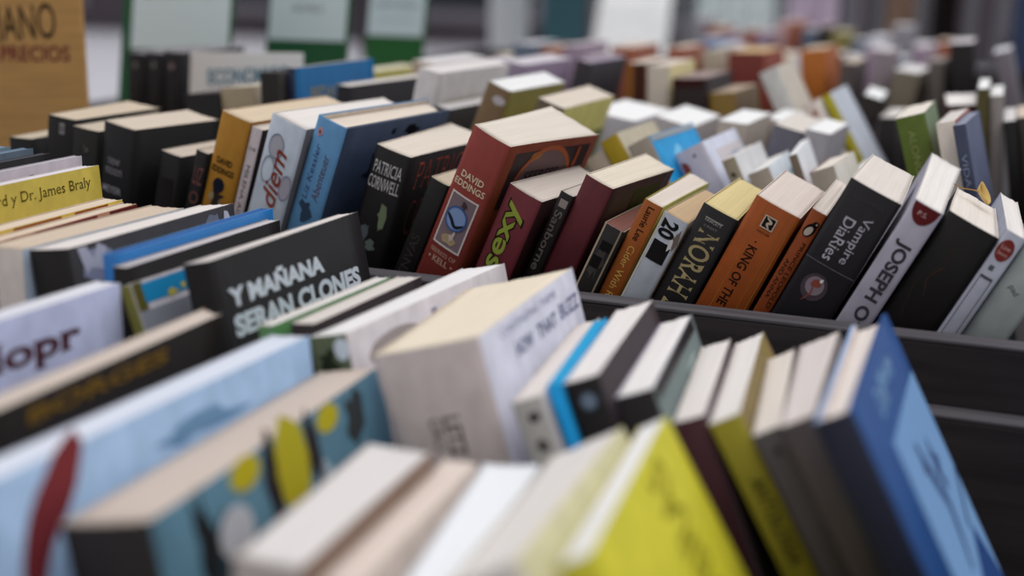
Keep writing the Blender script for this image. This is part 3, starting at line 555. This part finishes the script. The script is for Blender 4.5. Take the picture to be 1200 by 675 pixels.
# --- second row behind the divider (leaning the other way)
bk('d0', 'small taupe paperback leaning behind the green lettered red spine', spine='8c8072', page='d6cabb')
bk('d1', 'little mustard yellow spine leaning behind the maroon book', spine='857018', front='a39a86', page='d8ccba')
bk('d2', 'taupe spined paperback with a vivid blue cover, leaning behind the orange spines', spine='7f766c', front='1680b4', page='b7b4b0', rg=1.3, decor=[
    (P_, 'r', blob(111), 50, 25, 40, 26, 'a', '6fb0d0'), (CP, 'r', RECT, 58, 3, 110, 5, 'a', '8f9498')])
bk('d3', 'lilac grey spine with a small red patch and white cover with blue print', spine='9c98a4', front='b9bccb', page='e2e0e6', decor=[
    (P_, 's', blob(112, 10, .2), 4.5, 15, 9, 15, 'a', '8a3a34'), (E_, 's', DISC, 16, 8, 3, 3, 'a', '5d5c66'), (L, 'r', 'nada', 78, 20, 28, 7, 'a', '6688b4'), (CP, 'r', RECT, 66, 22, 80, 22, 'a', 'c6bfc2', {'layer': -.5})])
bk('d4', 'small khaki spine with white cover behind the yellowed black book', spine='7a7060', front='b9b9ba', page='e4e0dc', decor=[(E_, 's', blob(113), 5, 14, 5, 8, 'a', '50483c')])
bk('d5', 'small taupe spine with white cover behind the broad orange book', spine='82786c', front='b6bcc2', page='e2e0de', decor=[(P_, 'r', blob(114), 86, 18, 30, 14, 'a', '7e9a9c')])
bk('d6', 'very thin brown spine with a wide white cover behind the orange books', spine='5e5246', front='bfc1c6', page='e6e6e6')
bk('d7', 'grey spine with a dark red back, behind the penguin emblem spine', spine='80786e', front='b9b5ae', back='7a2c28', page='e2d8cc', edge='8a4a42')
bk('d8', 'white topped book with a dark red edge beside the pages of the glowing flower book', spine='6f2a28', front='c9c5c6', page='eceaea')
bk('r3', 'moss green spine leaning with pale vertical lettering, behind the spine with the red half disc', spine='48561f', front='5b6a50', back='8a8450', page='e6ddd2', decor=[
    (L, 's', 'ALONGSIDE', 10, 40, 56, 5.5, 'd', '8c935c')])
bk('r11', 'small off white spine with a red edge, right of the moss green one', spine='b5aca2', front='7a3a36', page='d6cfca')
bk('r10', 'narrow navy spine leaning in front of a maroon book', spine='3c4256', front='4a5068', page='8d92a4', decor=[(L, 's', 'VIDA', 4.5, 36, 26, 4, 'd', '8890a8')])
# left end of the second row
bk('l1', 'black spine with a small pale mark, touching the green sign board edge', spine='2b282d', page='8f8b90', decor=[(E_, 's', blob(121), 10, 13, 7, 9, 'a', '8d878e'), (L, 's', 'ANILLOS', 10, 48, 40, 9, 'd', '4a474e')])
bk('l2', 'black spine with a small pale mark, middle one of the matching trio', spine='2b282d', page='8f8b90', decor=[(E_, 's', blob(121), 10, 13, 7, 9, 'a', '8d878e'), (L, 's', 'ANILLOS', 10, 48, 40, 9, 'd', '4a474e')])
bk('l3', 'black spine with a small pale mark, next to the white price card', spine='2b282d', page='8f8b90', decor=[(E_, 's', blob(121), 10, 15, 8, 10, 'a', '97888a'), (L, 's', 'ANILLOS', 10, 50, 40, 9, 'd', '4a474e')])
bk('l4', 'low wide black book below the white price card', spine='2a2728', page='5a5456')
bk('l5', 'tan spined book in front of the white price card', spine='7d705c', front='8f8474', page='c9bfae')
bk('l6', 'dark brown block shaped book between the tan spine and the blue cover', spine='302828', front='3a3434', page='4a4240')
bk('l7', 'bright blue cover with a cream title band and rounded corner', spine='2a3450', front='0d5c90', page='b9b4ac', rg=1.0, decor=[(L, 'r', 'PEDAGOGIA', 76, 26, 98, 13, 'a', 'a39c84', {'bold': .03})])
bk('l8', 'long black cover standing behind the light blue hardback', spine='2e2a2e', front='2f2b30', page='ddd6d0')
bk('l10', 'bulky off white book with a faint yellow line on its cover', spine='a9a4a4', front='aaa6a6', page='dcd6d4', decor=[(CP, 'r', RECT, 80, 30, 120, 4, 'a', 'b5a96c')])
bk('l11', 'dark grey cover peeping over the black spine with white capitals', spine='3a3436', front='393436', page='d0cccc')
bk('l12', 'brown spined book with a dazzling white top behind the brick red book', spine='5f4c36', front='6a6234', page='f2f0f0', decor=[(E_, 's', DISC, 16, 12, 12, 8, 'a', 'b9b4b8')])
bk('l13', 'cream topped book with a pale yellow green cover behind the brick red book', spine='524636', front='a09a5c', page='dcd0c2', decor=[(P_, 'r', RECT, 76, 48, 130, 30, 'a', '6f7a3c')])
# --- third row
bk('dk', 'slate grey spine leaning behind the row of white covers', spine='504e58', front='4a3a3c', page='d8d0c8')
bk('r1', 'dark brown spine leaning right with a bright white top', spine='352c2a', front='2c2524', page='eef0f6')
bk('r2', 'dark spine leaning right just left of the moss green one', spine='2e2828', page='e6e0dc')
bk('r5', 'maroon spined book with a broad white top behind the navy one', spine='45211f', front='4c2624', page='ece6e4')
bk('r6', 'slim olive spine with a bright white top, beside the maroon one', spine='4a4220', page='f0f0f2')
bk('r7', 'slim pale grey spine right of the olive one', spine='77706e', page='f0eff2')
bk('r8', 'slim black spine right of the pale grey one', spine='262324', page='ece8e8')
bk('r9', 'dark grey brown spine at the photo edge of the third row', spine='3f3834', page='d8c8b8')
bk('e1', 'black book with a lilac top left of the brown and cream spines', spine='3a343a', front='3f393f', page='a59aa8')
bk('e2', 'two tone orange brown spine beside the cream one', spine='5c3420', front='4a2a20', page='d8cabc', decor=[(CP, 's', RECT, 4, 60, 7, 120, 'a', '8a5a24'), (CP, 's', RECT, 15, 60, 7, 120, 'a', '4d241e')])
bk('e3', 'pale cream spine between the brown one and the dark block', spine='a0968a', front='b5a97c', page='dcd0c4')
bk('e4', 'wide dark brown spine with a reddish top edge, right of the cream one', spine='342624', front='3a2c2a', page='9c8a88', decor=[(CP, 's', RECT, 17, 5, 33, 9, 'a', '4d2622')])
bk('e5', 'olive brown spine right of the wide dark brown one', spine='665022', front='5c4a34', page='b7a492')
bk('e7', 'pale grey spine leaning below the red book', spine='a7a5a2', front='aaa296', page='e4d0b4')
bk('e9', 'small bright yellow spine with a white blue cover', spine='8f8620', front='a2a8b2', page='e6e0da')
bk('e11', 'small white book with a dark red dot left of the yellow spine', spine='b0a49c', front='b5aca6', page='e0d6d0', decor=[(E_, 's', blob(131), 10, 12, 9, 9, 'a', '8a3a30')])
bk('e14', 'white topped book behind the grey spine with the dark red back', spine='7d7a80', page='f4f1f2')
bk('e17', 'cream topped book directly behind the slate grey leaning spine', spine='8a807a', page='f4f1f2')
bk('e12', 'cream topped book behind the khaki and taupe spines', spine='8a8078', page='f4f1f2')
bk('e15', 'broad white topped book behind the maroon and brick red ones', spine='8c8a90', page='f4f1f2')
bk('e16', 'broad cream topped book behind the vivid blue cover', spine='857f80', page='f4f1f2')
# --- fourth row
bk('f0', 'blurred dark red book with a tan top', spine='6a2c24', front='7a3a2c', page='dcbc8c')
bk('f8', 'blurred orange book standing above its neighbours', spine='94551f', front='8a4a20', page='dcc8b0')
bk('f1', 'blurred tall black spine with a white top near the blue cloth', spine='2c2626', page='dcd6da')
bk('f2', 'blurred grey spine with a white top in front of the blue cloth', spine='5f5a60', page='e2e2ea')
bk('f3', 'blurred mauve grey spine left of the tumbled white pages', spine='6f656a', page='cfc8ca')
bk('f4', 'blurred white topped book showing broad pages in the fourth row', spine='5c5448', page='eeecec')
bk('f5', 'blurred brown grey spine right of the broad white pages', spine='4f4844', page='9f9690')
bk('f6', 'blurred dark spine between the orange book and the mauve grey one', spine='4a4240', page='c9b9a8')
bk('f7', 'blurred beige spine left of the dark red book', spine='8f8474', page='dcd2c8')
GROUPS = {'C': 'books in the row behind the divider board', 'A': 'books in the front crate against the divider', 'B': 'books in the nearest row of the front crate',
          'D': 'books in the second row behind the divider', 'E': 'books in the third row behind the divider', 'F': 'books in the fourth row behind the divider'}

# ------------------------------------------------------------------ street and stall
def structure(o): o['kind'] = 'structure'; return o
bm = bmesh.new(); add_box(bm, -40, 40, -20, 40, -.2, 0, 0)
structure(from_bm('floor', bm, mat('ground', 'b9b8c0', .85)))
bm = bmesh.new(); add_box(bm, -40, 30, 17, 17.6, 0, 4.6, 0)
structure(from_bm('wall_back', bm, mat('ground', '5c545a', .8)))
for i, (x, w, h) in enumerate(((-15.2, 2.0, 2.6), (-11.4, 2.2, 2.7), (-7.6, 2.0, 2.6), (-3.6, 2.4, 2.7), (.6, 2.2, 2.6))):
    fr = bpy.data.objects.new('window_%d' % (i+1), None); COL.objects.link(fr); fr.location = (x, 16.96, 0); structure(fr)
    bm = bmesh.new()
    for d in ((-w/2-.1, -w/2, 0, .06, .35, h), (w/2, w/2+.1, 0, .06, .35, h), (-w/2, w/2, 0, .06, h-.1, h), (-w/2, w/2, 0, .06, .35, .47)): add_box(bm, *d, bev=.005)
    from_bm('window_frame', bm, mat('plain', '8f8a90', .5), fr)
    box('window_pane', (-w/2, w/2, .03, .05, .45, h-.1), mat('plain', '3a3c44', .1), fr, 0)

def crate(name, label, x0, x1, y0, y1, zb, zf, top_front, top_back, strip='back', parts_col='383335'):
    root = link(name, None); root.location = ((x0+x1)/2, y0, zb)
    tag(root, label, 'book crate')
    ox = (x0+x1)/2; W = mat('wood', parts_col, .55, 1.0)
    w = (x1-x0)/2
    box('base_board', (-w+.018, w-.018, .018, y1-y0-.018, 0, zf-zb), W, root)
    box('front_board', (-w, w, 0, .018, 0, top_front-zb), W, root, .002)
    box('back_board', (-w, w, y1-y0-.018, y1-y0, 0, top_back-zb), W, root, .002)
    ST = mat('wood', '5b585d', .7)
    yy, tz = (0, top_front-zb) if strip == 'front' else (y1-y0-.018, top_back-zb)
    o = box('edge_strip', (-w+.001, w-.001, yy-.0004, yy+.0184, tz, tz+.0022), ST, root, .0006); o['label'] = 'worn grey top edge of the board'
    for s in (-1, 1):
        a, b = sorted((s*w, s*(w-.018)))
        box('side_board', (a, b, .018, y1-y0-.018, 0, min(top_front, top_back)-zb), W, root, .002)
    return root
crate('book_crate', 'dark wooden crate holding the nearest blurred books, below the divider', -1.30, .62, .14, .808, .765, .779, .86, .8900)
crate('book_crate', 'dark wooden tray with grey edged front board dividing the in focus books', -1.55, .62, .812, 3.60, .765, .8395, .9300, .90, 'front')
t = link('trestle_table', None); t.location = (-.45, .10, 0); tag(t, 'long dark wooden stall table carrying the two book trays', 'table')
box('table_top', (-1.2, 1.15, 0, 3.55, .735, .7645), mat('wood', '3a3432', .6), t, .003)
for sx in (-1.1, 1.05):
    for sy in (.12, 1.75, 3.40):
        box('leg', (sx-.03, sx+.03, sy-.03, sy+.03, 0, .735), mat('wood', '3a3432', .6), t, .003)

# ------------------------------------------------------------------ books
for i, st in S.items():
    x, y, z, yaw, lean, T, D, fl, H = G[i]
    fl = max(-.2, min(.45, fl)); H -= max(fl, 0)*T/2*abs(math.sin(lean))/math.cos(lean)+.0003
    row = ROW[i]
    st = dict(st); st.setdefault('group', GROUPS[row])
    b = make_book(T, D, H, fl=fl, seed=hash_(i), **st)
    place(b, x, y, z+1.15, yaw, lean, T, H)

# thin comics at the far left of the front crate, and books that only show a corner
extra = [
    ('low light blue paged comic, first of the thin strips at the photo edge', 'A', -.690, .57, .7794, .235, .010, .172, 2, dict(spine='4f5f6c', front='566874', page='7d94a4')),
    ('blue grey comic cover between the light comic and the torn picture', 'A', -.664, .565, .7794, .236, .008, .172, 2, dict(spine='3f4a56', front='46525e', page='66798a')),
    ('thin black comic directly behind the torn black and white picture', 'A', -.650, .567, .7794, .233, .006, .172, 2, dict(spine='2a282c', front='2a282c', page='4a4a50')),
    ('dark wine book just past the grey green paperback', 'C', .052, .852, .8395, .17, .03, .11, 0, dict(spine='2e2426', page='d8d0c8', lean=27)),
    ('olive topped paperback behind the blue cover with the cream band', 'E', -.700, 1.27, .8395, .192, .03, .13, -3, dict(spine='6d6a30', front='857e3a', page='d8d0b8')),
    ('mauve paperback standing behind the bulky off white book', 'E', -.605, 1.28, .8395, .205, .022, .13, -3, dict(spine='7d7484', front='7c7080', page='cfc8ce', lean=8)),
    ('off white paperback with brown edge behind the bulky off white book', 'E', -.645, 1.28, .8395, .205, .024, .13, -3, dict(spine='8a7a6a', front='b5aeb0', page='dcd8d8', lean=6)),
    ('lilac topped paperback left of the black book with the lilac top', 'E', -.560, 1.30, .8395, .208, .026, .13, -3, dict(spine='6f6474', front='77687c', page='d0cad0', lean=9)),
    ('dark paperback at the photo edge behind the slim white one', 'D', .040, 1.07, .8395, .17, .022, .11, 0, dict(spine='2c2828', page='8a8480', lean=-12)),
]
for k, (lab, row, x, y, z, H, T, D, yw, st) in enumerate(extra):
    st = dict(st); ln = math.radians(st.pop('lean', 0))
    b = make_book(T, D, H, seed=500+k, label=lab, group=GROUPS[row], **st)
    b.location = (x, y, z+.0004+T/2*abs(math.sin(ln))); b.rotation_euler = (0, ln, math.radians(yw))

# far rows, every book its own
ORD = ['first', 'second', 'third', 'fourth', 'fifth', 'sixth', 'seventh', 'eighth', 'ninth', 'tenth', 'eleventh', 'twelfth', 'thirteenth', 'fourteenth', 'fifteenth',
       'sixteenth', 'seventeenth', 'eighteenth', 'nineteenth', 'twentieth', 'twenty-first', 'twenty-second', 'twenty-third', 'twenty-fourth', 'twenty-fifth', 'twenty-sixth', 'twenty-seventh', 'twenty-eighth']
PAL = [('cream', 'b5a894', 'dccfc0'), ('dark brown', '3f322e', 'c9bcb0'), ('grey', '77747a', 'd6d4d8'), ('white', 'b9b9c2', 'e6e6ec'), ('black', '2c292c', 'd0c8c4'), ('tan', '8f7656', 'dcccb4'),
       ('mauve', '7d6c7c', 'd4c8cc'), ('rust', '7d4632', 'd8c4b4'), ('slate', '4d5666', 'd2d2d8'), ('pink', 'a58686', 'dccaca'), ('olive', '6d6638', 'd2c8b0'), ('blue', '3f5a80', 'c9d0dc')]
def far_row(y, x0, x1, seed, where, group, hmin=.17, hmax=.215):
    rn = random.Random(seed); x = x0; k = 0; prev = None
    while x < x1:
        T = rn.uniform(.018, .040); H = rn.uniform(hmin, hmax)
        nm, sp_, pg = rn.choice([p for p in PAL if p[0] != prev]); prev = nm
        b = make_book(T, rn.uniform(.11, .135), H, spine=sp_, page=pg, seed=seed*50+k, group=group,
                      label='out of focus %s book, %s from the left %s' % (nm, ORD[min(k, 27)], where))
        b.location = (x+T/2, y+rn.uniform(-.01, .01), .8399); b.rotation_euler = (0, 0, rn.uniform(-.02, .02))
        x += T*1.06+.0055; k += 1
far_row(1.80, -.76, -.50, 3, 'of the short far stretch', GROUPS['F'], .15, .20)
far_row(2.35, -.60, -.17, 5, 'of the last but one row', 'books in the last but one row', .155, .19)
far_row(2.85, -.74, -.22, 8, 'of the farthest row', 'books in the farthest row', .16, .20)

# dried leaf lying on the black paperback
lf = link('dried_leaf', None); lf.location = LEAF; lf.rotation_euler = (0, .47, 0); tag(lf, 'small curled golden dried leaf lying on the page top of the black paperback', 'leaf')
bm = bmesh.new(); n = 9; rows = []
for i in range(n+1):
    t_ = i/n; w = .0042*math.sin(PI*(.08+.9*t_))**.8; xx = (t_-.5)*.018
    rows.append([bm.verts.new((xx, s*w, .0005+.0045*abs(s)**1.5*(.5+t_)+.003*t_*t_)) for s in (-1, -.5, 0, .5, 1)])
for i in range(n):
    for j in range(4): bm.faces.new((rows[i][j], rows[i+1][j], rows[i+1][j+1], rows[i][j+1])).smooth = True
o = from_bm('blade', bm, mat('cloth', 'cfae66', .5), lf); md = o.modifiers.new('thick', 'SOLIDIFY'); md.thickness = .0003
o.rotation_euler = (0, 0, 2.2)
bm = bmesh.new()
for i in range(n):
    pass
vs, fs = stroke_mesh([(-.5, 0), (-.1, .1), (.3, .05), (.5, -.25)], .07)
bv = [bm.verts.new((a*.016-.012, b*.016, .0008+.007*max(0, a+.1))) for a, b in vs]
for f in fs: bm.faces.new([bv[q] for q in f])
o = from_bm('stalk', bm, mat('cloth', 'a8824a', .5), lf); md = o.modifiers.new('thick', 'SOLIDIFY'); md.thickness = .0006

# ------------------------------------------------------------------ cards and sign boards
def flat_text(parent, s, cx, z, w, h, col, y=-.0004, bold=0, rot=0, name='lettering', gain=1.6):
    vs, fs = text_mesh(s, bold); bm = bmesh.new(); ca, sa = math.cos(rot), math.sin(rot)
    bv = [bm.verts.new((cx+a*w*ca-b*h*sa, y, z+a*w*sa+b*h*ca)) for a, b in vs]
    for f in fs:
        try: bm.faces.new([bv[i] for i in f])
        except ValueError: pass
    me = bpy.data.meshes.new(name); bm.to_mesh(me); bm.free(); me.materials.append(mat('ink', col, .6, gain))
    return link(name, me, parent)
# cardboard sign: foot of its front face at the origin
cs = box('cardboard_sign', (-.36, 0, 0, .006, 0, .40), mat('cardboard', '967346', .85, 2.0), None, .001)
tag(cs, 'brown corrugated cardboard sign with hand lettered PRECIOS in dark red', 'sign')
cs.location = (-.862, 1.030, .8399+.0008); cs.rotation_euler = (math.radians(-4), math.radians(-3.0), math.radians(4)); cs.location.z += .0190
flat_text(cs, 'ITALIANO', -.091, .228, .124, .034, '3a2c22', bold=.0, rot=.03, gain=1)
flat_text(cs, 'PRECIOS', -.055, .1985, .081, .0150, '7a2e34', bold=.015, rot=-.02, gain=1.2)

def w0(t, w): return abs(math.sin(math.radians(t)))*w/2
def sign_board(label, x0, x1, y, z1, sheet, texts, yaw=0, tilt=0, col='2c5a3c'):
    root = link('sign_board', None); tag(root, label, 'sign'); root.location = ((x0+x1)/2, y, .8399+.0015+w0(tilt, x1-x0)); root.rotation_euler = (math.radians(-12), math.radians(tilt), yaw)
    w = (x1-x0)/2
    box('backing_board', (-w, w, 0, .006, 0, z1-.84), mat('card', col, .6, 1.3), root, .002)
    bm = bmesh.new(); q = [(.0061, .20), (.0061, .225), (.106, .0226), (.094, .0205)]
    vv = [[bm.verts.new((sx*.012, a, b)) for a, b in q] for sx in (-1, 1)]
    bm.faces.new(vv[0]); bm.faces.new(vv[1][::-1])
    for i in range(4): bm.faces.new((vv[0][i], vv[1][i], vv[1][(i+1) % 4], vv[0][(i+1) % 4]))
    from_bm('back_strut', bm, mat('card', col, .6, 1.3), root)
    a0, a1, b0, b1 = sheet
    sh = box('paper_sheet', (a0*w, a1*w, -.0012, -.0002, b0-.84, b1-.84), mat('plain', 'bccae4', .7, 1.4), root, 0)
    for s, cx, z, tw, th, c in texts: flat_text(sh, s, cx*w, z-.84, tw, th, c, -.0016)
    return root
sign_board('green sign board with a large white sheet above the black trio of spines', -1.072, -.912, 1.315, 1.20, (-.80, .97, 1.040, 1.19),
           [('OFERTAS', 0, 1.112, .10, .017, 'a8444a')], 0, -1.5)
sign_board('green sign board with a grey white sheet behind the bright blue cover', -.952, -.832, 1.45, 1.20, (-.94, .94, 1.050, 1.19),
           [('NOVELA', 0, 1.091, .046, .009, '6c6c74')], 0, -.5)
sign_board('green sign board with a pale sheet, third board along the stall', -.968, -.872, 1.75, 1.20, (-.96, .96, 1.042, 1.19),
           [('HISTORIA', 0, 1.088, .07, .010, '667086'), ('poesia', 0, 1.066, .06, .008, '98a0b4')], 0, 0, '2f6034')
pc = box('price_card', (-.066, .066, 0, .003, 0, .214), mat('plain', 'c8ced8', .7, 1.5), None, .001)
tag(pc, 'white card with blurred teal capitals standing behind the tan and black books', 'card')
pc.location = (-.778, 1.155, .8399+.0026); pc.rotation_euler = (math.radians(-10), math.radians(-1.5), math.radians(4))
flat_text(pc, 'ECONOMICO', .004, .190, .096, .017, '4d7080', rot=.05, bold=.03)
flat_text(pc, 'OFERTA', -.012, .166, .07, .013, '5a7a88', rot=.05, bold=.02)

# ------------------------------------------------------------------ street furniture and stall cloths far behind
def pillar(label, x, y, w, col, tilt=0, h=3.0, gain=1.3):
    root = link('awning_post', None); root.location = (x, y, .0003+abs(math.sin(tilt))*w*.57); tag(root, label, 'post'); root.rotation_euler = (0, tilt, .38)
    box('shaft', (-w/2, w/2, -w/2, w/2, .03, h), mat('card', col, .6, gain), root, .006)
    box('foot_plate', (-w*.56, w*.56, -w*.56, w*.56, .0003, .0298), mat('card', col, .6, gain), root, .004)
    box('cap', (-w*.53, w*.53, -w*.53, w*.53, h, h+.04), mat('card', col, .6, gain), root, .004)
pillar('blurred white square post between the dark and the teal posts', -1.855, 4.52, .140, 'c4c6d2', 0, gain=1.5)
pillar('blurred dark teal square post beside the white cloth', -1.620, 4.45, .148, '3f6068', 0)
pillar('blurred dark grey leaning post left of the white one', -2.12, 4.3, .12, '4c454a', -.16)
pillar('blurred slim grey post between two green sign boards', -1.72, 3.35, .034, 'd2ccd0', 0, 1.05, 1.5)
def drape(label, x0, y0, x1, y1, z0, z1, col, folds=5, amp=.03, lean=0.0, gain=1.5, seed=1):
    """cloth hanging from a rail between two points"""
    root = link('hanging_cloth', None); root.location = (x0, y0, 0); tag(root, label, 'cloth')
    L = math.hypot(x1-x0, y1-y0); root.rotation_euler = (0, 0, math.atan2(y1-y0, x1-x0))
    bm = bmesh.new(); nx, nz = 48, 10; rn = random.Random(seed); ph = rn.random()*6
    g = [[bm.verts.new((L*i/nx, amp*math.sin(folds*2*PI*i/nx+ph+.4*math.sin(j*.5))*(1-.7*j/nz)+lean*(j/nz), z0+(z1-z0)*j/nz)) for i in range(nx+1)] for j in range(nz+1)]
    for j in range(nz):
        for i in range(nx): bm.faces.new((g[j][i], g[j][i+1], g[j+1][i+1], g[j+1][i])).smooth = True
    o = from_bm('sheet', bm, mat('cloth', col, .8, gain), root); md = o.modifiers.new('thick', 'SOLIDIFY'); md.thickness = .002
    box('rail', (-.05, L+.05, lean-.012, lean+.012, z1-.005, z1+.02), mat('plain', '8a8a8e', .4), root, .003)
    for xx in (-.03, L+.03): box('upright', (xx-.012, xx+.012, lean-.012, lean+.012, 0, z1), mat('plain', '8a8a8e', .4), root, .003)
drape('blurred bright white cloth hanging beside the teal post', -1.66, 4.60, -1.36, 4.66, .15, 1.06, 'f4f4f8', 2, .02, 1.0, 2.4)
drape('blurred pale blue cloth hanging right of the bright white one', -1.25, 4.8, -.93, 4.86, .15, 1.25, 'a9b8d0', 4, .03, .3, 1.9)
drape('blurred lilac pink cloth hanging behind the red and orange books', -.82, 4.35, -.66, 4.38, .15, 1.3, 'b0a0b0', 2, .03, .2, 1.6)
drape('blurred brown cloth hanging between the lilac and dark ones', -.50, 4.1, -.40, 4.1, .15, 1.3, '7d6656', 2, .02, .2, 1.5)
drape('blurred dark brown cloth hanging behind the far books', -.32, 3.70, -.25, 3.70, .15, 1.35, '3a3132', 3, .03, 0, 1.0)
drape('blurred blue cloth hanging at the photo edge behind the far books', -.12, 3.70, .50, 3.70, .15, 1.35, '4a5674', 4, .02, 0, 1.3)
